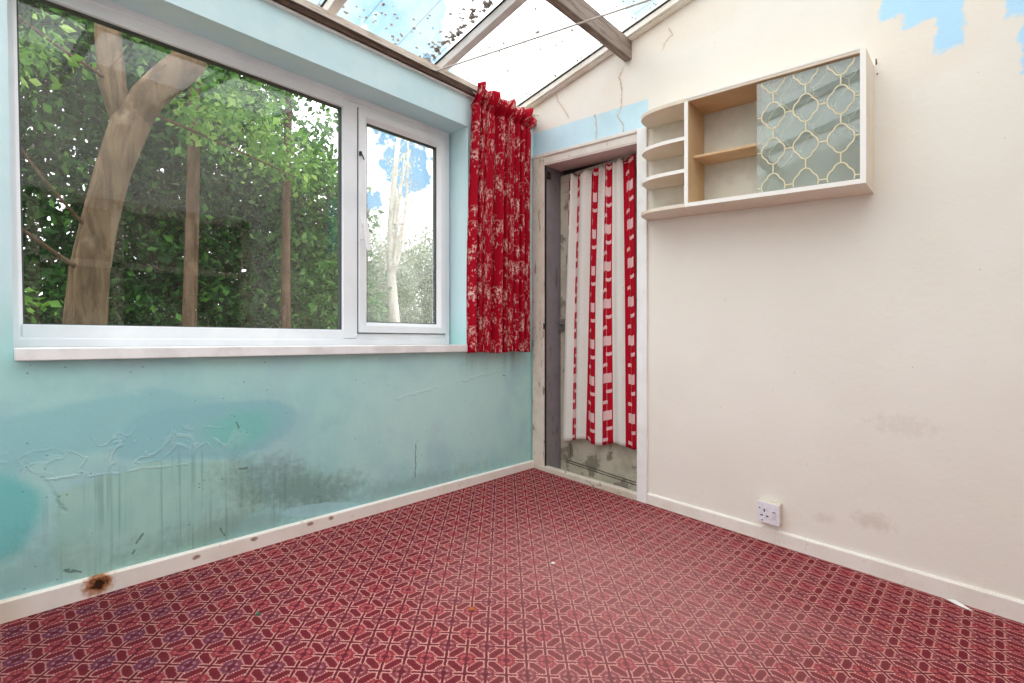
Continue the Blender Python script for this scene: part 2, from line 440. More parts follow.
T['dark'] = plain('gap_shade', '#2c2a28', .8)  # dark colour stands in for shade in the door gaps
T['skirtL'] = mat_skirt('stained_cream_baseboard', True); T['skirtR'] = mat_skirt('cream_baseboard')
T['darkwood'] = plain('weathered_dark_timber', '#5a4438', .7, .2, c2='#3e2d25', scale=5, sc=(3, 30, 30), bump=.3)
T['lightwood'] = plain('weathered_light_timber', '#c9bcae', .7, .2, c2='#aa9a8a', scale=5, sc=(2, 20, 20), bump=.25)
T['purlin'] = plain('bare_brown_purlin', '#93847a', .7, .2, c2='#77685e', scale=4, sc=(2, 14, 14), bump=.25)
T['rafter'] = plain('painted_rafter', '#e8e6e4', .6, .25, c2='#d8d4d0', scale=5)
T['creamtrim'] = plain('cream_verge_strip', '#f2eee6', .55, .25, c2='#e8e0d4', scale=6)
T['seal'] = plain('black_glazing_seal', '#33322f', .6)
T['cab'] = plain('cream_cabinet_board', '#e6dac9', .45, .3, c2='#e0d0bb', scale=5)
T['cabin'] = plain('tan_cabinet_lining', '#d8b790', .5, .3, c2='#ceab82', scale=6)
T['cabedge'] = plain('white_cabinet_edging', '#f3efe9', .4, .35)
T['gold'] = plain('gold_lattice_print', '#e6d8b4', .4, .4)
T['socket'] = plain('white_socket_plastic', '#eceaf0', .3, .4, c2='#dfdde6', scale=60)
T['socketside'] = plain('yellowed_socket_box', '#e4dccd', .4, .35, c2='#d0c2ac', scale=40)
T['slot'] = plain('dark_socket_slot', '#3a3550', .6)
T['cable'] = plain('pale_grey_cord', '#c4bcb4', .6)
T['metal'] = plain('worn_grey_metal', '#8b8680', .4, .5, metal=.6)
T['darkmetal'] = plain('dark_iron', '#3e3a38', .5, .4, metal=.4)
T['handle'] = plain('white_handle', '#f2f1f2', .3, .45)
T['nail'] = plain('rusty_nail', '#7a6650', .5, .4)
T['paper'] = plain('white_paper', '#f0ece6', .7)
T['orange'] = plain('orange_brown_crumb', '#b5692f', .8); T['green'] = plain('dark_green_crumb', '#2f6b52', .8)
M_ = Mat('dead_leaf_debris'); _c = M_.mix(M_.noise(M_.pos(), 30, 3).step(.35, .65), '#a89e94', '#cdc5bc')
_t = M_.new('ShaderNodeBsdfTranslucent'); M_.link(_c, _t.inputs[0]); _b = M_.pbr(_c, .95, .1); _x = M_.new('ShaderNodeMixShader'); _x.inputs[0].default_value = .45
M_.link(_b.outputs[0], _x.inputs[1]); M_.link(_t.outputs[0], _x.inputs[2]); T['moss'] = M_.done(_x)
T['lawn'] = plain('rough_grass_ground', '#5f6b3c', .95, .1, c2='#8a7d55', scale=2)
T['grass'] = mat_leaf('tall_dry_grass_blades', '#8f9a55', '#b7a878', '#d3c594')
T['leafdark'] = mat_leaf('dark_evergreen_leaf', '#1b3d17', '#2c5a23', '#5a8c3a')
T['leafmid'] = mat_leaf('mid_green_leaf', '#2c5a21', '#4a7f34', '#8cb868')
T['leaffresh'] = mat_leaf('fresh_green_leaf', '#4a7a2c', '#6c9c3c', '#a5c868')
T['leafpale'] = mat_leaf('pale_grey_green_leaf', '#7d8f6c', '#aab698', '#e0e3da')
T['leafwhite'] = mat_leaf('whitish_leaf', '#c9cdbb', '#dfe1d6', '#f0f0ea')
T['bark'] = mat_bark('tan_bark', '#75624b', '#524232', '#a09078')
T['barkdark'] = mat_bark('brown_bark', '#66513f', '#4a3929', '#7d6650')
T['barkpale'] = mat_bark('white_birch_bark', '#ece6dc', '#d8cec2', '#b5a898')
T['brick'] = None

# ------------------------------------------------------------------ geometry
class MB:
    def __init__(s, slope=False): s.v, s.f, s.sm, s.uv, s.slope = [], [], [], None, slope
    def add(s, vs, fs, smooth=False):
        o = len(s.v)
        for (x, y, z) in vs: s.v.append((x, y, z+K*y if s.slope else z))
        for f in fs: s.f.append(tuple(i+o for i in f)); s.sm.append(smooth)
        return s
    def box(s, x0, x1, y0, y1, z0, z1):
        return s.add([(x0,y0,z0),(x1,y0,z0),(x1,y1,z0),(x0,y1,z0),(x0,y0,z1),(x1,y0,z1),(x1,y1,z1),(x0,y1,z1)],
                     [(0,3,2,1),(4,5,6,7),(0,1,5,4),(1,2,6,5),(2,3,7,6),(3,0,4,7)])
    def prism(s, pts, ax, a0, a1):
        """polygon pts extruded along axis ax ('x': pts are (y,z), 'y': (x,z), 'z': (x,y))"""
        n = len(pts)
        def P(p, a): return {'x': (a, p[0], p[1]), 'y': (p[0], a, p[1]), 'z': (p[0], p[1], a)}[ax]
        vs = [P(p, a0) for p in pts]+[P(p, a1) for p in pts]
        fs = [tuple(range(n)), tuple(range(2*n-1, n-1, -1))]+[(i, i+n, (i+1) % n+n, (i+1) % n) for i in range(n)]
        return s.add(vs, fs)
    def ring(s, x0, x1, z0, z1, prof, lean=0.0):
        """mitred rectangular frame in the xz plane; prof: (inset, y) pairs, closed"""
        n = len(prof); vs = []
        for (cx, cz, sx, sz) in ((x0, z0, 1, 1), (x1, z0, -1, 1), (x1, z1, -1, -1), (x0+lean, z1, 1, -1)):
            for (d, y) in prof: vs.append((cx+sx*d, y, cz+sz*d))
        fs = []
        for c in range(4):
            for i in range(n):
                a, b = c*n+i, c*n+(i+1) % n; c2 = (c+1) % 4
                fs.append((a, b, c2*n+(i+1) % n, c2*n+i))
        return s.add(vs, fs)
    def tube(s, pts, rad, seg=8, caps=True):
        pts = [Vector(p) for p in pts]; n = len(pts)
        if not isinstance(rad, (list, tuple)): rad = [rad]*n
        vs, fs = [], []
        t0 = (pts[1]-pts[0]).normalized(); up = Vector((0, 0, 1)) if abs(t0.z) < .9 else Vector((1, 0, 0))
        u = t0.cross(up).normalized()
        for i, p in enumerate(pts):
            t = (pts[min(i+1, n-1)]-pts[max(i-1, 0)]).normalized()
            u = (u-t*u.dot(t)).normalized(); w = t.cross(u)
            for k in range(seg):
                a = 2*PI*k/seg; vs.append(tuple(p+(u*math.cos(a)+w*math.sin(a))*rad[i]))
        for i in range(n-1):
            for k in range(seg):
                fs.append((i*seg+k, i*seg+(k+1) % seg, (i+1)*seg+(k+1) % seg, (i+1)*seg+k))
        s.add(vs, fs, True)
        if caps:
            o = len(s.v)-len(vs)
            s.f.append(tuple(o+k for k in range(seg-1, -1, -1))); s.sm.append(False)
            s.f.append(tuple(o+(n-1)*seg+k for k in range(seg))); s.sm.append(False)
        return s
    def blob(s, c, r, seed=0, sub=2):
        bm = bmesh.new(); bmesh.ops.create_icosphere(bm, subdivisions=sub, radius=1)
        rr = random.Random(seed)
        vs = [(c[0]+v.co.x*r[0]*(1+rr.uniform(-.25, .25)), c[1]+v.co.y*r[1]*(1+rr.uniform(-.25, .25)), c[2]+v.co.z*r[2]*(1+rr.uniform(-.25, .25))) for v in bm.verts]
        fs = [tuple(v.index for v in f.verts) for f in bm.faces]; bm.free()
        return s.add(vs, fs, True)
    def build(s, name, mat, parent=None, base=(0, 0, 0), bevel=0.0, solid=0.0, fix=True):
        if parent is not None: base = parent['_b']
        me = bpy.data.meshes.new(name)
        me.from_pydata([(v[0]-base[0], v[1]-base[1], v[2]-base[2]) for v in s.v], [], s.f)
        me.polygons.foreach_set('use_smooth', s.sm)
        if s.uv is not None:
            l = me.uv_layers.new(name='UVMap')
            for lp in me.loops: l.data[lp.index].uv = s.uv[lp.vertex_index]
        if fix:
            bm = bmesh.new(); bm.from_mesh(me); bmesh.ops.recalc_face_normals(bm, faces=bm.faces); bm.to_mesh(me); bm.free()
        me.materials.append(mat)
        o = bpy.data.objects.new(name, me); COL.objects.link(o)
        if parent is not None: o.parent = parent
        else: o.location = base
        o['_b'] = tuple(base)
        if bevel:
            m = o.modifiers.new('bevel', 'BEVEL'); m.width = bevel; m.segments = 2; m.limit_method = 'ANGLE'; m.angle_limit = math.radians(40)
        if solid:
            m = o.modifiers.new('solid', 'SOLIDIFY'); m.thickness = solid; m.offset = 0
        return o

def tag(o, label, cat, group=None, kind=None):
    o['label'] = label; o['category'] = cat
    if group: o['group'] = group
    if kind: o['kind'] = kind
    return o
def empty(name, base, label, cat, group=None, kind=None):
    o = bpy.data.objects.new(name, None); COL.objects.link(o); o.location = base; o['_b'] = tuple(base)
    o.empty_display_size = .1
    return tag(o, label, cat, group, kind)
def B(x0, x1, y0, y1, z0, z1, slope=False): return MB(slope).box(x0, x1, y0, y1, z0, z1)

XL, YB = -3.6, -2.9
# ================================================================== the setting
FXs, FYs = .008, .067
def fz(x, y): return FXs*x+FYs*y
fl = MB(); fl.box(XL-.2, .0, YB-.2, .0, -.1, 0); fl.v = [(x, y, z+fz(x, y)) for x, y, z in fl.v]
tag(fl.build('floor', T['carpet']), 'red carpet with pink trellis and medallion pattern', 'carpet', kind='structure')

# window wall (y = 0) with the window opening
OX0, OX1, OZ0, OZ1 = -2.522, -.598, .796, 2.143
m = MB()
LEAN = -.018
m.prism([(XL, -.4), (OX0, -.4), (OX0, OZ0), (OX0+LEAN, OZ1), (OX0+LEAN, 2.325), (XL, 2.325)], 'y', 0, .22); m.box(OX1, .0, 0, .22, -.4, 2.325)
m.box(OX0, OX1, 0, .22, -.4, OZ0); m.box(OX0+LEAN, OX1, 0, .22, OZ1, 2.325)
tag(m.build('wall_left', T['teal']), 'damp stained teal wall around and under the window', 'wall', kind='structure')
# gable wall (x = 0) with the door opening
DY0, DY1, DZ = -.805, -.105, 2.06
m = MB(True)
def roofz(y): return 2.465-.193*y
def gable(y0, y1, z0):
    m.add([(x, y, z-(K*y)) if top else (x, y, z) for x in (0, .2) for (y, z, top) in ((y0, z0, 0), (y1, z0, 0), (y1, roofz(y1)+.1, 1), (y0, roofz(y0)+.1, 1))],
          [(0,1,2,3),(7,6,5,4),(0,4,5,1),(1,5,6,2),(2,6,7,3),(3,7,4,0)])
gable(YB, DY0, -.4); gable(DY0, DY1, DZ); gable(DY1, .22, -.4); m.box(.02, .2, DY0, DY1, -.4, -.05)
tag(m.build('wall_right', T['cream']), 'cream gable wall with hairline cracks and blue paint patches', 'wall', kind='structure')
# house wall and end wall behind the viewer
M_ = Mat('cream_render'); T['render'] = M_.done(M_.pbr(M_.mix(M_.noise(M_.pos(), 4, 4).step(.4, .7), '#f0ebe4', '#e6dfd6'), .8, .15))
m = MB(True); m.box(XL, -2.9, YB-.2, YB, -.4, 3.4); m.box(-.7, .2, YB-.2, YB, -.4, 3.4); m.box(-2.9, -.7, YB-.2, YB, 2.25, 3.4); m.box(-2.9, -.7, YB-.2, YB, -.4, .75)
tag(m.build('wall_back', T['render']), 'cream rendered house wall behind the viewer', 'wall', kind='structure')
m = MB(); m.prism([(YB-.2, -.6), (YB+.3, -.6), (YB+.3, roofz(YB+.3)+.12), (YB-.2, roofz(YB)+.12)], 'x', XL-.2, XL)
m.prism([(-.35, -.5), (.22, -.4), (.22, 2.5), (-.35, roofz(-.35)+.12)], 'x', XL-.2, XL); m.prism([(YB+.3, -.6), (-.35, -.5), (-.35, .7), (YB+.3, .7)], 'x', XL-.2, XL)
m.prism([(YB+.3, 2.3), (-.35, 2.3), (-.35, roofz(-.35)+.12), (YB+.3, roofz(YB+.3)+.12)], 'x', XL-.2, XL)
tag(m.build('wall_end', T['render']), 'plain cream end wall behind the viewer', 'wall', kind='structure')
m = MB()
for z0, z1 in ((.70, .76), (2.24, 2.30), (1.48, 1.52)): m.box(XL-.09, XL-.03, YB+.3, -.35, z0, z1)
for y in (YB+.3, -1.86, -1.14, -.41): m.box(XL-.09, XL-.03, y, y+.06, .70, 2.30)
w3 = tag(m.build('fill_window', T['upvc']), 'unseen white framed window added behind the viewer to light the gable wall', 'window', kind='structure')  # unseen window, added to light the lower gable wall
B(XL-.064, XL-.058, YB+.33, -.38, .73, 2.27).build('pane', mat_glass('clear_glass', .02, spots=False), w3)
# timber window of the house wall, seen only as a reflection
w2 = MB(True)
for z0, z1 in ((.75, .83), (2.17, 2.25), (1.66, 1.71)): w2.box(-2.9, -.7, YB-.1, YB+.02, z0, z1)
for x0 in (-2.9, -2.36, -1.82, -1.28, -.78): w2.box(x0, x0+.08, YB-.1, YB+.02, .75, 2.25)
w2 = tag(w2.build('window_2', T['lightwood']), 'timber framed house window behind the viewer', 'window', kind='structure')
B(-2.9, -.7, YB-.06, YB-.05, .75, 2.25, True).build('pane', plain('dark_room_glass', '#3a3834', .05, .5), w2)

# baseboards
m = MB(); m.prism([(0, -.06), (-.018, -.06), (-.018, .041), (-.012, .047), (0, .047)], 'x', XL, -.001)
tag(m.build('baseboard_left', T['skirtL']), 'cream baseboard with rust spots under teal wall', 'baseboard', kind='structure')
m = MB(True); m.prism([(0, -.08), (-.016, -.08), (-.016, .041), (-.010, .048), (0, .048)], 'y', YB, -.861)
tag(m.build('baseboard_right', T['skirtR']), 'plain cream baseboard along the cream wall', 'baseboard', kind='structure')

# ---- window
YF = .155
w = MB(); FX0, FX1, FZ0, FZ1 = OX0-.012, -.612, .838, 2.146
prof = [(0, YF+.065), (0, YF), (.030, YF), (.040, YF+.014), (.040, YF+.065)]
# outer frame: bottom and top members deeper than the sides
def member(mb, x0, x1, z0, z1, lo=(0,0,0,0), y=YF): mb.box(x0, x1, y, y+.065, z0, z1)
w.ring(FX0, FX1, FZ0, FZ1, prof, LEAN)
w.box(FX0+.036, -1.312, YF+.004, YF+.06, FZ0+.03, .918)
w.box(FX0+.036+LEAN, -1.312, YF+.004, YF+.06, 2.070, FZ1-.03)
w.box(-1.314, -1.236, YF-.001, YF+.062, FZ0+.038, FZ1-.038)
w.box(-1.24, FX1-.036, YF+.004, YF+.06, FZ0+.03, .900)
w.box(-1.24, FX1-.036, YF+.004, YF+.06, 2.092, FZ1-.03)
win = tag(w.build('window_1', T['upvc'], bevel=.003), 'white plastic window with fixed pane and opening side light', 'window', kind='structure')
MB().ring(FX0+.038, -1.312, .915, 2.073, [(0, YF+.05), (0, YF+.02), (.007, YF+.022), (.007, YF+.05)], LEAN).build('gasket', T['gasket'], win)
MB().prism([(FX0+.042, .918), (-1.316, .918), (-1.316, 2.070), (FX0+.042+LEAN, 2.070)], 'y', YF+.034, YF+.040).build('pane', T['pane'], win)
SX0, SX1, SZ0, SZ1 = -1.232, -.650, .905, 2.086
sash = MB().ring(SX0, SX1, SZ0, SZ1, [(0, YF+.05), (0, YF-.012), (.036, YF-.012), (.056, YF+.010), (.056, YF+.05)]).build('sash', T['upvc'], win, bevel=.002)
MB().ring(SX0+.054, SX1-.054, SZ0+.054, SZ1-.054, [(0, YF+.04), (0, YF+.010), (.006, YF+.012), (.006, YF+.04)]).build('gasket', T['gasket'], sash)
B(SX0+.057, SX1-.057, YF+.024, YF+.030, SZ0+.057, SZ1-.057).build('pane', T['sashpane'], sash)
MB().ring(SX0-.004, SX1+.004, SZ0-.004, SZ1+.004, [(0, YF+.02), (0, YF-.0015), (.008, YF-.0015), (.008, YF+.02)]).build('gap_line', T['gasket'], sash)  # dark ring put in for the shaded gap around the sash
hd = MB(); hd.box(-1.228, -1.206, YF-.022, YF-.012, 1.395, 1.52)
hd.tube([(-1.217, YF-.02, 1.475), (-1.217, YF-.045, 1.475)], .009, 10)
hd.add(*(lambda a: (a.v, a.f))(MB().prism([(-1.228, 1.49), (-1.206, 1.49), (-1.196, 1.43), (-1.19, 1.34), (-1.205, 1.335), (-1.222, 1.43)], 'y', YF-.055, YF-.042)))
hd.build('handle', T['handle'], sash, bevel=.003)
lt = MB(); lt.box(-1.234, -1.222, YF-.024, YF-.012, 1.835, 1.855); lt.tube([(-1.228, YF-.024, 1.848), (-1.222, YF-.03, 1.83), (-1.212, YF-.026, 1.815)], .0035, 6)
lt.build('latch', T['darkmetal'], sash)
m = MB(); m.box(OX0, OX1, -.0, YF+.01, .797, .838); m.box(OX0+.003, OX1-.001, -.036, .0, .797, .837)
tag(m.build('trim_1', T['sill'], bevel=.003), 'white window sill board above the stained teal wall', 'window sill', kind='structure')

# ---- door frame
fr = MB(True); fr.box(-.018, .0, -.110, -.004, -.03, 2.118)
f0 = tag(fr.build('trim_2', T['oldtrim'], bevel=.003), 'worn cream door frame with white right post', 'door frame', kind='structure')
p = MB(True); p.box(-.020, .0, -.860, -.798, -.03, 2.118); p.build('post', T['whitetrim'], f0, bevel=.003)
p = MB(True); p.prism([(-.022, 2.118), (-.022, 2.100), (-.012, 2.092), (-.012, 2.052), (.0, 2.052), (.0, 2.118)], 'y', -.80, -.004); p.build('head_moulding', mat_peeling('greyed_head_moulding', '#e4ddd4', '#b9aea2', '#d2c9be', .62), f0, bevel=.001)
MB(True).box(-.010, .16, -.80, -.108, 2.040, 2.062).build('head_lining', T['header'], f0)
MB(True).box(-.004, .19, -.112, -.100, -.05, 2.045).build('jamb', T['jamb'], f0)
MB(True).box(-.004, .19, -.812, -.798, -.05, 2.045).build('jamb', T['whitetrim'], f0)
MB(True).box(-.014, -.001, -.1155, -.108, .0, 2.040).build('shadow_strip', T['dark'], f0)  # dark strip drawn in as the shadow line beside the jamb
MB(True).prism([(-.022, -.05), (-.022, .026), (-.016, .031), (.016, .031), (.020, -.05)], 'y', -.80, -.06).build('threshold', mat_peeling('worn_threshold', '#d8cfc0', '#9a9080', '#bfb4a2', .6, sc=(12, 12, 12)), f0, bevel=.003)
MB(True).box(.19, .21, -.82, -.1, -.02, 2.10).build('backing', T['dark'], f0)  # dark sheet put in for the shade above the door leaf
h = MB(True); h.box(-.024, -.016, -.122, -.106, .945, .985); h.tube([(-.022, -.117, .975), (-.034, -.122, .968), (-.03, -.126, .955)], .004, 6)
h.build('hasp', T['darkmetal'], f0)
MB(True).box(-.016, .03, -.130, -.112, 1.955, 2.0).build('catch', T['darkmetal'], f0, bevel=.002)

# ---- door leaf (its head has dropped on the latch side)
X0, X1 = .150, .188
d = MB(True)
def dpoly(y0, y1, z00, z01, z10, z11, x0=X0, x1=X1):   # quad panel between y0 (left/far) and y1
    d.prism([(y0, z00), (y1, z10), (y1, z11), (y0, z01)], 'x', x0, x1)
def top(y): return 2.003+.055*((-.112-y)/.69)
dpoly(-.116, -.195, -.045, top(-.116), -.045, top(-.195)); dpoly(-.715, -.795, -.045, top(-.715), -.045, top(-.795))
dpoly(-.195, -.715, top(-.195)-.12, top(-.195), top(-.715)-.12, top(-.715))
dpoly(-.195, -.715, -.045, .05, -.045, .05); dpoly(-.195, -.715, .62, .80, .62, .80)
d.box(X0+.012, X1-.004, -.715, -.195, .05, .62); d.box(X0+.014, X1-.004, -.715, -.195, .80, 1.95)
door = tag(d.build('door_1', T['door'], bevel=.003), 'grubby cream panelled door recessed behind the white frame', 'door', kind='structure')
b = MB(True)
for z in (.030, .046): b.tube([(X0-.001, -.175, z+.012), (X0-.001, -.70, z-.012)], .0030, 6)
b.build('bead', T['bead'], door)
hk = MB(True); hk.box(X0-.006, X0, -.155, -.125, .93, 1.02); hk.tube([(X0-.004, -.14, .985), (X0-.03, -.14, .985)], .007, 8)
hk.tube([(X0-.03, -.128, .985), (X0-.032, -.15, .988), (X0-.03, -.172, .984)], .006, 8); hk.tube([(X0-.02, -.13, .98), (X0-.028, -.127, .95), (X0-.02, -.128, .925)], .004, 6)
hk.build('handle', T['metal'], door)

# ---- timbers and roof
m = MB(); m.box(XL, -.001, -.030, .22, 2.326, 2.366)
plate = tag(m.build('trim_3', T['darkwood'], bevel=.004), 'dark timber wall plate along the top of the teal wall', 'timber beam', kind='structure')
MB().prism([(-.022, 2.366), (-.016, 2.405), (.22, 2.405), (.22, 2.366)], 'x', XL, -.001).build('capping', T['lightwood'], plate, bevel=.003)
MB().box(XL, -.52, -.016, .0, 2.318, 2.326).build('plaster_edge', T['whitetrim'], plate)
def slant(x0, x1, y0, y1, zb, zt):   # box following the roof pitch; zb/zt are heights at y = 0
    s = -.193
    mb = MB(); vs = []
    for x in (x0, x1):
        for y in (y0, y1):
            for z in (zb, zt): vs.append((x, y, z+s*y))
    mb.add(vs, [(0,1,3,2),(4,6,7,5),(0,4,5,1),(2,3,7,6),(0,2,6,4),(1,5,7,3)]); return mb
ZR = 2.498
raf_labels = ['white painted rafter nearest the gable wall', 'second white rafter above the fixed window pane', 'third rafter above the viewer']
for i, x in enumerate((-.768, -1.46, -2.16, -2.86)):
    r = tag(slant(x, x+.047, YB, .2, ZR-.05, ZR).build('rafter' if i == 0 else 'rafter.%03d' % i, T['rafter'], bevel=.003),
            (raf_labels+['far rafter behind the viewer'])[i], 'rafter', 'white roof rafters', 'structure')
    slant(x-.006, x+.053, YB, .3, ZR, ZR+.006).build('seal', T['seal'], r)
r = slant(-.050, -.001, YB, .2, ZR-.035, ZR)
v = tag(r.build('trim_4', T['creamtrim'], bevel=.003), 'cream verge strip where roof meets gable wall', 'roof trim', kind='structure')
slant(-.056, -.001, YB, .3, ZR, ZR+.007).build('seal', T['seal'], v)
slant(-.034, -.0005, YB, .0, ZR-.043, ZR-.034).build('bead', T['creamtrim'], v, bevel=.002)
roof = empty('ceiling', (0, 0, ZR), 'clear plastic lean-to roof with sky showing through', 'roof', kind='structure')
xs = [-.003, -.744, -1.436, -2.136, -2.836, XL]
for a, b in zip(xs, xs[1:]):
    slant(b+.004, a-.004, YB, .34, ZR+.007, ZR+.012).build('roof_sheet', T['sheet'], roof)
pb = MB(); pb.box(XL, .0, -.757, -.711, 2.496, 2.606)
tag(pb.build('roof_beam', T['purlin'], bevel=.004), 'bare brown timber beam crossing under the roof into the gable wall', 'timber beam', kind='structure')

# ================================================================== things
# ---- red curtain
def cloth(name, mat, parent, fn, nu, nv, uvfn, solid=.0015):
    mb = MB(); mb.uv = []
    for j in range(nv+1):
        for i in range(nu+1):
            s, t = i/nu, j/nv
            mb.v.append(fn(s, t)); mb.uv.append(uvfn(s, t))
    for j in range(nv):
        for i in range(nu):
            a = j*(nu+1)+i; mb.f.append((a, a+1, a+nu+2, a+nu+1)); mb.sm.append(True)
    return mb.build(name, mat, parent, solid=solid, fix=False)
rc = empty('curtain', (-.3, -.05, .79), 'short red curtain with cream palm print at end of the window', 'curtain')
def rc_fn(s, t):            # t = 0 at the hem, 1 at the top of the heading
    xl = -.642+.042*t**1.5-.008*math.sin(PI*t); xr = -.102+.022*t**2
    x = xl+(xr-xl)*s
    ph = 2*PI*(s*9.0+.35*math.sin(s*9)+.05*math.sin(t*4+s*5))
    amp = .025+.010*math.sin(s*17)+.003*math.sin(t*6)
    y = -.052+amp*math.sin(ph)+.006*math.sin(2.3*ph+1)
    x += .008*math.cos(ph)*(1-.3*t)
    z = .790+.004*math.sin(s*11)+1.585*t
    if t > .93:                                  # gathered heading flops over the wire
        k = (t-.93)/.07
        y += -.018*k*math.sin(s*24+1)-.024*math.sin(PI*k*.7)-.012*math.sin(PI*k)*math.sin(s*47)
        z += .016*k*math.sin(s*12+1.2)**2+.003*k*math.sin(s*37)-.020*k*s-.008*k
        x += .006*k*math.sin(s*25+.5)+.05*k*s**4
    y += .012*math.exp(-((t-.93)/.012)**2)       # pinched on the wire
    return (x, y, z)
cloth('cloth', T['red_curtain'], rc, rc_fn, 170, 110, lambda s, t: (s*1.15, t*1.62))

cw = MB(); cw.tube([(-.585, -.031, 2.345), (-.56, -.045, 2.325), (-.3, -.052, 2.318), (-.001, -.045, 2.392)], .0022, 6)
tag(cw.build('curtain_wire', T['cable']), 'thin wire the red curtain hangs on, fixed to the gable wall', 'curtain wire')

# ---- curtain on the door
UB = [0, .55, 1.35, 1.75, 2.5, 3.5, 4, 5, 6, 7.2]
YT = [-.207, -.243, -.278, -.310, -.392, -.456, -.493, -.552, -.626, -.716]
YM = [-.188, -.196, -.262, -.287, -.373, -.436, -.479, -.551, -.641, -.722]
YBm = [-.164, -.168, -.246, -.285, -.349, -.436, -.482, -.561, -.653, -.730]
def interp(u, T_):
    for a, b, p, q in zip(UB, UB[1:], T_, T_[1:]):
        if u <= b: return p+(q-p)*(u-a)/(b-a)
    return T_[-1]
dc = empty('curtain', (.11, -.45, .2), 'red and white patterned curtain hanging on the door', 'curtain')
def dc_fn(s, t):
    u = s*7.2
    yt, ym, yb = interp(u, YT), interp(u, YM), interp(u, YBm)
    y = (yb+(ym-yb)*t/.55) if t < .55 else ym+(yt-ym)*(t-.55)/.45
    am = (.020 if u < 4 else .013)*(.55+.45*t)
    x = .112+am*math.sin(u*2*PI/1.22+.6)+.006*math.sin(u*3.1+2*t)-.006*(1-t)
    z0 = .205+.055*s-.013*math.sin(u*2.1)*(1-t)
    z1 = 1.968+.052*s+.008*math.sin(u*9)
    z = z0+(z1-z0)*t
    return (x, y, z+K*y)
cloth('cloth', T['door_curtain'], dc, dc_fn, 150, 70, lambda s, t: (s*7.2, .205+1.78*t))
w = MB(True); w.tube([(.140, -.135, 1.955), (.125, -.205, 1.955), (.120, -.45, 1.972), (.125, -.72, 2.0), (.145, -.78, 2.01)], .0022, 6)
tag(w.build('curtain_wire', T['cable']), 'thin wire across the top of the door', 'curtain wire')

# ---- wall cabinet
CB = (0, -1.4, 1.5)
cab = empty('wall_cabinet', CB, 'cream wall cabinet with rounded open shelves and sliding glass door', 'cabinet')
def arc_shelf(z0, z1, ytip, depth=.2, ywall=-.862, n=18):
    """board with a quarter-round left end"""
    yd = -1.165
    pts = [(0, yd), (0, ywall)]
    for k in range(1, n):
        a = PI/2*k/n
        pts.append((-depth*math.sin(a)**.62, yd+(ywall-yd)*math.cos(a)**.62))
    pts.append((-depth, yd))
    return MB(True).prism(pts, 'z', z0, z1)
def board(name, mb, mat): return mb.build(name, mat, cab, bevel=.0012)
m = arc_shelf(2.108, 2.128, 0); m.box(-.2, 0, -1.905, -1.165, 2.108, 2.128); tp = board('top_panel', m, T['cab'])
m = arc_shelf(1.588, 1.606, 0); m.box(-.2, 0, -1.905, -1.165, 1.588, 1.606); bp = board('bottom_panel', m, T['cab'])
sp = board('side_panel', MB(True).box(-.2, 0, -1.905, -1.887, 1.606, 2.108), T['cab'])
dv = board('divider', MB(True).box(-.2, 0, -1.181, -1.164, 1.606, 2.108), T['cabin'])
MB(True).box(-.202, -.199, -1.182, -1.163, 1.607, 2.107).build('edging', T['cabedge'], dv)
MB(True).box(-.202, -.199, -1.906, -1.886, 1.588, 2.129).build('edging', T['cabedge'], sp)
MB(True).box(-.202, -.199, -1.886, -1.165, 1.588, 1.607).build('edging', T['cabedge'], bp)
MB(True).box(-.202, -.199, -1.886, -1.165, 2.120, 2.129).build('edging', T['cabedge'], tp)
MB(True).box(-.196, -.004, -1.886, -1.183, 2.1065, 2.1078).build('lining', T['cabin'], tp)
for z in (1.921, 1.760):
    sh = board('shelf', arc_shelf(z, z+.018, 0, .2, -.868), T['cab'])
    a = MB(True); n = 18; yd, yw = -1.165, -.868
    o_ = [(-.2*math.sin(PI/2*k/n)**.62, yd+(yw-yd)*abs(math.cos(PI/2*k/n))**.62) for k in range(3, n+1)]
    vs = []; fs = []
    for (x, y) in o_:
        c = Vector((x, y-yd)); c = c+c.normalized()*.0015
        vs += [(c.x, c.y+yd, z), (c.x, c.y+yd, z+.018), (x, y, z+.018), (x, y, z)]
    for i in range(len(o_)-1):
        for k in range(4): fs.append((i*4+k, i*4+(k+1) % 4, i*4+4+(k+1) % 4, i*4+4+k))
    a.add(vs, fs); a.build('edging', T['cabedge'], sh)
board('inner_shelf', MB(True).box(-.140, 0, -1.887, -1.181, 1.842, 1.855), T['cabin'])
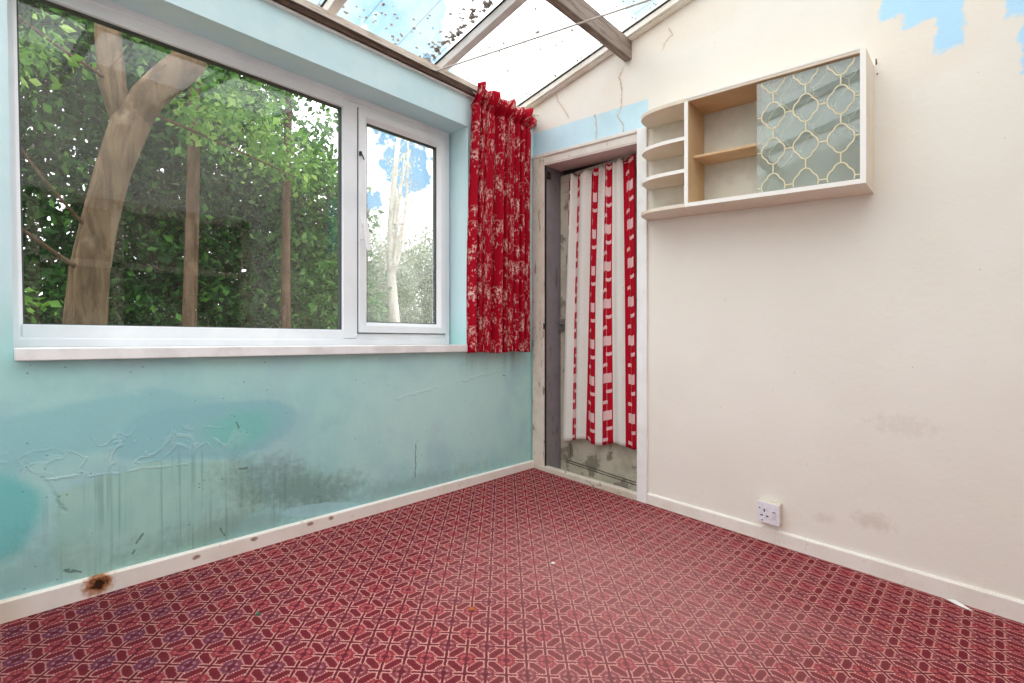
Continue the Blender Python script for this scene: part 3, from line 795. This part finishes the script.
# sliding glass: two sheets pushed to the right, each with a gold lattice print
def quatrefoil(cy, cz, ry, rz, n=96):
    out = []
    for k in range(n):
        a = 2*PI*k/n; f = (a+PI/4) % (PI/2)-PI/4
        r = max(.42*math.cos(f)+math.sqrt(.57**2-(.42*math.sin(f))**2), .60/math.cos(f))
        out.append((cy+ry*r*math.cos(a), cz+rz*r*math.sin(a)))
    return out
def lattice(x, y0, y1, z0, z1, oy, oz):
    mb = MB(True); py, pz = .127, .158; hw = .0025
    def strip(pts, closed):
        n = len(pts); vs = []
        for i in range(n):
            p0 = pts[(i-1) % n] if closed or i else pts[i]; p1 = pts[(i+1) % n] if closed or i < n-1 else pts[i]
            L = math.hypot(p1[0]-p0[0], p1[1]-p0[1]) or 1
            ny, nz = -(p1[1]-p0[1])/L*hw, (p1[0]-p0[0])/L*hw; py_, pz_ = pts[i]
            vs += [(x-.0005, py_+ny, pz_+nz), (x-.0005, py_-ny, pz_-nz), (x+.0003, py_-ny, pz_-nz), (x+.0003, py_+ny, pz_+nz)]
        fs = []
        for i in (range(n) if closed else range(n-1)):
            j = (i+1) % n
            if not all(y0 < pts[q][0] < y1 and z0 < pts[q][1] < z1 for q in (i, j)): continue
            for k in range(4): fs.append((i*4+k, i*4+(k+1) % 4, j*4+(k+1) % 4, j*4+k))
        if fs: mb.add(vs, fs)
    for i in range(-2, 6):
        for j in range(-2, 6):
            cy, cz = oy-i*py, oz+j*pz
            strip(quatrefoil(cy, cz, .048, .059), True)
            seg = 6
            strip([(cy-.047-(py-.094)*k/seg, cz) for k in range(seg+1)], False)
            strip([(cy, cz+.058+(pz-.116)*k/seg) for k in range(seg+1)], False)
    return mb
for (x, y0, y1, oy, oz) in ((-.186, -1.886, -1.497, -1.565, 1.787), (-.166, -1.880, -1.512, -1.590, 1.775)):
    g = MB(True).box(x-.002, x+.002, y0, y1, 1.606, 2.107).build('sliding_door', T['cabglass'], cab)
    lattice(x-.0028, y0+.003, y1-.003, 1.612, 2.100, oy, oz).build('gold_lattice', T['gold'], g)

# ---- socket
so = empty('power_socket', (0, -1.5, .05), 'white surface mounted wall socket above the right baseboard', 'socket')
MB(True).box(-.040, 0, -1.552, -1.456, .082, .180).build('back_box', T['socketside'], so, bevel=.003)
pl = MB(True).box(-.047, -.040, -1.553, -1.455, .081, .179).build('face_plate', T['socket'], so, bevel=.002)
def slot(y0, y1, z0, z1): MB(True).box(-.0485, -.046, y0, y1, z0, z1).build('pin_hole', T['slot'], pl)
slot(-1.490, -1.484, .133, .147); slot(-1.480, -1.469, .112, .118); slot(-1.505, -1.494, .112, .118)
rk = MB(True).prism([(-.047, .108), (-.047, .140), (-.055, .140), (-.049, .108)], 'y', -1.538, -1.522).build('switch', T['socket'], pl, bevel=.001)
MB(True).box(-.0555, -.0475, -1.537, -1.523, .1405, .142).build('red_mark', T['slot'], rk)
for y, z in ((-1.466, .148), (-1.478, .092)): MB(True).tube([(-.0465, y, z), (-.0485, y, z)], .0035, 8).build('screw', T['slot'], pl)

# ---- cord strung across the roof space
c = MB(); pts = [(XL+.01, -.036, 2.360), (-2.4, -.036, 2.358), (-1.26, -.036, 2.357), (-.90, -.036, 2.355), (-.866, -.040, 2.356)]
A, Bp = Vector((-.866, -.04, 2.356)), Vector((-.057, YB+.01, 2.448))
for k in range(1, 13): 
    q = A.lerp(Bp, k/12); q.z -= .012*math.sin(PI*k/12); pts.append(tuple(q))
c.tube(pts, .0042, 6)
tag(c.build('cord', T['cable']), 'thin pale cord along the wall plate and across under the roof', 'cord')

# ---- nails by the cabinet
for i, (y, z) in enumerate(((-1.913, 2.028), (-1.916, 1.985))):
    n = MB(); n.tube([(.0, y, z), (-.022 if i == 0 else -.006, y-.002, z+(.012 if i == 0 else 0))], .0028, 8)
    tag(n.build('nail', T['nail']), ('bent rusty nail at the top right edge of the wall cabinet', 'small nail head just under the bent nail beside the cabinet')[i], 'nail')

# ---- bits on the carpet
p = MB(); p.add([(x, y, fz(x, y)+h) for x, y, h in ((-.026, -2.135, .004), (-.028, -2.165, .012), (-.060, -2.215, .003), (-.050, -2.170, .003))], [(0,1,2,3)])
tag(p.build('paper_strip', T['paper'], solid=.003, base=(-.04, -2.17, fz(-.04, -2.17))), 'white paper strip lying by the right baseboard', 'paper')
def crumb(name, x, y, r, m, label, cat, seed):
    z = fz(x, y); tag(MB().blob((x, y, z+r[2]*.8), r, seed, 1).build(name, m, base=(x, y, z)), label, cat)
crumb('paper_scrap', -.956, -.937, (.011, .009, .005), T['paper'], 'small white scrap in the middle of the carpet', 'scrap', 1)
crumb('crumb', -1.422, -.950, (.010, .012, .005), T['orange'], 'orange brown crumb on the carpet', 'crumb', 2)
crumb('crumb', -1.963, -.494, (.008, .008, .005), T['green'], 'dark green crumb on the carpet near the teal wall', 'crumb', 3)

# ---- dead leaves and moss lying on the roof
mo = MB(); rr = random.Random(11)
def rz(y): return ZR+.013-.193*y
def speck(x, y, r):
    mo.blob((x, y, rz(y)+r*.25), (r, r*rr.uniform(.6, 1.3), r*.4), rr.randint(0, 9999), 1)
for i in range(260):                                    # along the near rafter's left edge
    y = rr.uniform(-1.0, .12); d = abs(rr.gauss(0, .05)); speck(-.79-d, y, rr.uniform(.003, .011)*(1.5 if d < .04 else 1))
for i in range(220): speck(rr.uniform(-2.2, -.8), rr.uniform(-.8, .25), rr.uniform(.003, .012))
for i in range(40): speck(rr.uniform(-1.5, -.82), rr.uniform(-.05, .15), rr.uniform(.004, .012))
for i in range(170): speck(rr.uniform(-.7, -.08), rr.uniform(-1.2, .15), rr.uniform(.0025, .0085))
for i in range(60): speck(-.066-abs(rr.gauss(0, .014)), rr.uniform(-1.2, .1), rr.uniform(.003, .008))
for x, y, r in ((-.36, -.10, .010), (-.45, -.42, .013), (-.30, -.55, .010), (-.55, -.25, .009), (-.2, -.25, .009)): speck(x, y, r)
tag(mo.build('roof_debris', T['moss']), 'dead leaves and moss scattered on the clear roof', 'debris', kind='stuff')

# ================================================================== the garden
g = MB(); N = 30
def gz(x, y):
    k = min(1, max(0, (y-4.5)/8)); return -.25+2.0*k*k*(3-2*k)+.05*math.sin(x*1.3)*math.cos(y*.9)
for j in range(N+1):
    for i in range(N+1):
        x = -14+34*i/N; y = .22+26*j/N; g.v.append((x, y, gz(x, y)))
for j in range(N):
    for i in range(N):
        a = j*(N+1)+i; g.f.append((a, a+1, a+N+2, a+N+1)); g.sm.append(True)
tag(g.build('garden_ground', T['lawn']), 'rough garden ground rising behind the trees', 'ground', kind='structure')

def leaves(mb, clusters, n, size, rnd, droop=.3):
    """n folded leaves spread over ellipsoid clusters (cx,cy,cz, rx,ry,rz), bunched on twigs and denser near the surface"""
    rg = np.random.default_rng(rnd.randint(0, 10**6)); n = int(n)
    C = np.array(clusters, float); w = C[:, 3]*C[:, 4]+C[:, 4]*C[:, 5]+C[:, 3]*C[:, 5]
    def unit(a): return a/np.linalg.norm(a, axis=1, keepdims=True)
    nt_ = max(1, n//14)                                    # twigs
    ci = rg.choice(len(C), nt_, p=w/w.sum())
    d = unit(rg.normal(size=(nt_, 3)))*(rg.random((nt_, 1))**.35)
    tw = C[ci, :3]+d*C[ci, 3:6]; td = unit(d+rg.normal(size=(nt_, 3))*.5)
    ti = rg.integers(0, nt_, n)
    p = tw[ti]+td[ti]*(rg.random((n, 1))-.5)*size*5+rg.normal(size=(n, 3))*size*.7
    a = unit(td[ti]*.8+rg.normal(size=(n, 3))*.7+np.array((0, 0, -droop)))
    b = unit(np.cross(a, rg.normal(size=(n, 3)))); nn = np.cross(a, b)
    L = size*rg.uniform(.6, 1.4, (n, 1)); W = L*rg.uniform(.2, .36, (n, 1))
    q = np.stack([p, p+a*L*.5+b*W+nn*W*.4, p+a*L, p+a*L*.5-b*W+nn*W*.4], 1).reshape(-1, 3)
    o = len(mb.v); mb.v += q.tolist()
    for k in range(o, o+4*n, 4): mb.f += [(k, k+1, k+2), (k, k+2, k+3)]
    mb.sm += [False]*(2*n)
def limb(p0, p1, r0, r1, bend=.15, n=7, rnd=random):
    p0, p1 = Vector(p0), Vector(p1); L = (p1-p0).length
    o = Vector((rnd.uniform(-1, 1), rnd.uniform(-1, 1), rnd.uniform(-.3, .3)))*bend*L
    return [tuple(p0.lerp(p1, k/n)+o*math.sin(PI*k/n)*.5) for k in range(n+1)], [r0+(r1-r0)*k/n for k in range(n+1)]
def tree(name, label, cat, base, H, trunk_r, clusters, n, size, leaf, bark, seed, group=None, limbs=6):
    rnd = random.Random(seed); t = empty(name, base, label, cat, group)
    tb = MB(); x, y, z = base
    pts, rs = limb((x, y, z), (x+rnd.uniform(-.3, .3), y+rnd.uniform(-.2, .2), z+H*.85), trunk_r, trunk_r*.3, .06, 9, rnd); tb.tube(pts, rs, 10)
    for k in range(limbs):
        i = rnd.randint(3, 8); c = rnd.choice(clusters); a, b = limb(pts[i], (c[0]+rnd.uniform(-.4, .4)*c[3], c[1]+rnd.uniform(-.4, .4)*c[4], c[2]+rnd.uniform(-.3, .5)*c[5]), rs[i]*.5, .012, .12, 6, rnd); tb.tube(a, b, 7)
    tb.build('trunk', bark, t)
    lb = MB(); leaves(lb, clusters, n, size, rnd); lb.build('foliage', leaf, t, fix=False)
    return t
# the forked tan tree close to the window
ft = empty('forked_tree', (-2.2, 1.8, -.25), 'tan forked tree trunk close outside the large window pane', 'tree')
tk = MB()
tk.tube([(-2.22, 1.8, -.27), (-2.18, 1.8, .4), (-2.155, 1.8, .98), (-2.135, 1.8, 1.3), (-2.085, 1.8, 1.62), (-2.02, 1.8, 1.95), (-1.93, 1.8, 2.28), (-1.88, 1.8, 2.42)], [.16, .125, .108, .1, .092, .092, .105, .09], 14)
tk.tube([(-1.95, 1.8, 2.2), (-1.85, 1.78, 2.46), (-1.74, 1.77, 2.62), (-1.62, 1.76, 2.78), (-1.55, 1.75, 2.92)], [.085, .095, .1, .1, .09], 14)
tk.tube([(-1.95, 1.81, 2.25), (-2.02, 1.82, 2.5), (-2.04, 1.83, 2.8), (-2.05, 1.84, 3.3), (-1.9, 1.85, 4.2)], [.08, .075, .07, .06, .03], 12)
tk.build('trunk', T['bark'], ft)
br = MB(); rn = random.Random(4)
for p0, p1, r in (((-2.12, 1.8, 1.25), (-2.75, 1.5, 1.75), .014), ((-2.1, 1.8, 1.5), (-2.6, 1.6, 2.2), .01), ((-1.9, 1.8, 2.4), (-.9, 1.7, 2.15), .012), ((-2.0, 1.8, 2.5), (-2.7, 1.5, 2.75), .012), ((-1.6, 1.77, 2.8), (-.5, 1.5, 3.0), .016)):
    a, b = limb(p0, p1, r, .004, .15, 7, rn); br.tube(a, b, 6)
br.build('branch', T['barkdark'], ft)
lf = MB(); leaves(lf, [(-2.5, 1.9, 2.7, .35, .3, .22), (-1.25, 1.9, 2.55, .45, .35, .22), (-.95, 2.0, 2.35, .35, .3, .2), (-2.6, 1.9, 1.1, .2, .3, .35)], 1500, .062, rn)
lf.build('foliage', T['leaffresh'], ft, fix=False)
# slim trunks made up in place of posts reflected in the big pane
for i, (x, y, r, l) in enumerate(((-1.45, 2.6, .06, 'made-up slim trunk for a reflected post just right of the forked tree'), (-.35, 3.2, .055, 'made-up slim trunk for a reflected post in the right half of the big pane'))):
    t = empty('reflection_trunk', (x, y, -.25), l, 'tree')
    a, b = limb((x, y, -.27), (x+.1, y+.1, 4.6), r, r*.6, .02, 9, random.Random(20+i)); MB().tube(a, b, 10).build('trunk', T['barkdark'], t)
    q = MB(); leaves(q, [(x+.1, y+.1, 3.5, .7, .7, .5), (x+.2, y, 2.9, .5, .5, .4)], 1500, .075, random.Random(30+i)); q.build('foliage', T['leafmid'], t, fix=False)
# dense evergreens behind
shr = [('large dark evergreen behind the forked tree', (-2.9, 4.4, -.25), [(-2.9, 4.4, 1.4, 1.3, 1.0, 1.7), (-2.6, 4.2, 3.4, 1.3, 1.0, 1.3), (-3.6, 4.4, 3.0, 1.2, 1, 1.6)], 26000, 'leafdark'),
       ('dark evergreen in the middle of the big pane', (-.9, 4.6, -.25), [(-1.0, 4.5, 1.2, 1.2, .9, 1.5), (-.9, 4.6, 3.1, 1.2, .9, 1.3), (-.6, 4.6, 4.2, .8, .7, .7), (-1.8, 4.6, 4.3, .9, .8, .8)], 26000, 'leafdark'),
       ('mid green leafy tree at the right of the big pane', (.6, 4.3, -.25), [(.4, 4.2, 1.1, .85, .8, 1.3), (.3, 4.3, 2.5, .75, .8, .9)], 15000, 'leafmid'),
       ('tall dark evergreen far left of the big pane', (-4.6, 5.4, -.2), [(-4.6, 5.4, 2.0, 1.6, 1.2, 2.2), (-4.4, 5.4, 4.8, 1.5, 1.2, 1.6), (-2.6, 5.8, 5.4, 1.6, 1, 1.4)], 16000, 'leafdark'),
       ('tall evergreen behind the middle trees', (-.4, 6.6, .0), [(-.5, 6.6, 1.9, 1.9, 1.1, 2.1), (-1.2, 6.6, 5.0, 1.5, 1.1, 1.4)], 13000, 'leafdark')]
for i, (lab, base, cl, n, lm) in enumerate(shr):
    tree('evergreen_tree', lab, 'tree', base, cl[-1][2], .11, cl, n, .17 if base[1] > 5 else .09, T[lm], T['barkdark'], 50+i, 'trees outside the big pane')
# bright side of the garden
tree('birch_tree', 'white birch trunk seen through the opening side light', 'tree', (2.735, 5.5, gz(2.735, 5.5)), 5.6, .13,
     [(2.7, 5.5, 3.0, .35, .35, .9), (2.7, 5.5, 4.2, .3, .3, .9), (2.3, 5.6, 2.6, .45, .4, .5)], 900, .06, T['leafwhite'], T['barkpale'], 71, limbs=10)
hd_ = [('pale bushy shrub at the left of the side light', (2.15, 6.4, 0), [(2.15, 6.4, 1.5, .6, .6, 1.4), (2.0, 6.5, 2.6, .45, .5, .9)], 6000),
       ('pale shrub behind the birch trunk', (3.4, 7.2, 0), [(3.4, 7.2, 1.8, .65, .6, 1.2)], 6000),
       ('pale shrub at the right of the side light', (4.8, 7.6, 0), [(4.8, 7.6, 2.1, .7, .7, 1.2)], 6000),
       ('pale hedge far beyond the side light', (6.0, 10.2, 1.0), [(4.6, 10.2, 2.6, 1.6, .8, 1.7), (7.0, 10.4, 2.8, 1.6, .8, 1.7)], 9000)]
for i, (lab, base, cl, n) in enumerate(hd_):
    b2 = (base[0], base[1], gz(base[0], base[1]))
    tree('shrub', lab, 'shrub', b2, 1.8, .05, cl, n, .085, T['leafpale'], T['barkdark'], 90+i, 'pale shrubs outside the side light')
gr = MB(); rn = random.Random(5)
for i in range(5000):
    x, y = rn.uniform(.5, 7), rn.uniform(3.2, 9); z = gz(x, y); h_ = rn.uniform(.2, .65); a = rn.uniform(0, 2*PI); b = Vector((math.cos(a), math.sin(a), 0)); tl = rn.uniform(.05, .25)
    o = len(gr.v); q = Vector((x, y, z-.03)); c2 = Vector((-b.y, b.x, 0))*.012
    gr.v += [tuple(q-c2), tuple(q+c2), tuple(q+b*tl*.4+Vector((0, 0, h_*.6))+c2*.7), tuple(q+b*tl*.4+Vector((0, 0, h_*.6))-c2*.7), tuple(q+b*tl+Vector((0, 0, h_)))]
    gr.f += [(o, o+1, o+2, o+3), (o+3, o+2, o+4)]; gr.sm += [False, False]
tag(gr.build('grass', T['grass'], fix=False), 'tall dry grass outside the opening side light', 'grass', kind='stuff')

# ================================================================== sky and light
W = bpy.data.worlds.new('sky'); scene.world = W; W.use_nodes = True
nt = W.node_tree; nt.nodes.clear()
M = Mat.__new__(Mat); M.nt = nt
M.out = M.new('ShaderNodeOutputWorld')
D = M.new('ShaderNodeTexCoord').outputs['Generated']; x, y, z = M.xyz(D)
n1 = M.noise(D, 3.0, 6, .55, .3); n2 = M.noise(D, 9.0, 5, .6)
def cone(dx, dy, dz, a, b, k=1.0):
    l = math.sqrt(dx*dx+dy*dy+dz*dz); dt = (x*(dx/l)+y*(dy/l)+z*(dz/l))
    return (dt+(n2-.5)*(.06*k)+(n1-.5)*(.04*k)).step(math.cos(math.radians(a)), math.cos(math.radians(b)))
gap = cone(.44, .71, .55, 11, 8).max(cone(.725, .425, .575, 5.0, 3.0)).max(cone(.560, .762, .325, 5.4, 4.4, .5)).max(cone(.545, .785, .29, 3.5, 2.5, .5))
gap = gap.max(n1.step(.62, .70)*(z.gt(.35))*(x.lt(-.1)))
blue = M.mix(n2.step(.35, .6), '#9ad4f8', '#d8f0fc')
deep = cone(.555, .625, .548, 3.2, 1.8).max(cone(.55, .775, .325, 9, 7, .25))
blue = M.mix(deep, blue, '#7cc2f2')
cl = M.new('ShaderNodeVectorMath', operation='SCALE'); cl.inputs[0].default_value = (.985, 1.0, 1.03); 
M.link((n1*.5+2.35), cl.inputs[3])
sc2 = M.new('ShaderNodeVectorMath', operation='SCALE'); M.link(blue, sc2.inputs[0]); sc2.inputs[3].default_value = 1.0
colr = M.mix(gap, cl.outputs[0], sc2.outputs[0])
colr = M.mix(z.step(.02, -.06), colr, (.22, .24, .17, 1))
bg = M.new('ShaderNodeBackground'); M.link(colr, bg.inputs[0]); bg.inputs[1].default_value = 1.0
M.link(bg.outputs[0], M.out.inputs[0])
W.cycles.sampling_method = 'MANUAL'; W.cycles.sample_map_resolution = 512

# ================================================================== camera
cam = bpy.data.cameras.new('camera'); co = bpy.data.objects.new('camera', cam); COL.objects.link(co)
cam.sensor_fit = 'HORIZONTAL'; cam.sensor_width = 36; cam.lens = 36*499.2/1024; cam.clip_start = .02
yaw = math.radians(43.396)
co.location = (-2.5869, -2.2432, .86); co.rotation_euler = (PI/2, 0, yaw-PI/2)
cam.shift_y = -.5/1024
scene.camera = co
for o in COL.objects:
    if '_b' in o: del o['_b']
vs = scene.view_settings
scene.display_settings.display_device = 'sRGB'
vs.view_transform = 'Standard'; vs.look = 'None'; vs.exposure = 0.38; vs.gamma = 1; vs.use_curve_mapping = False
scene.cycles.max_bounces = 10; scene.cycles.diffuse_bounces = 6; scene.cycles.transparent_max_bounces = 24
scene.cycles.use_denoising = True
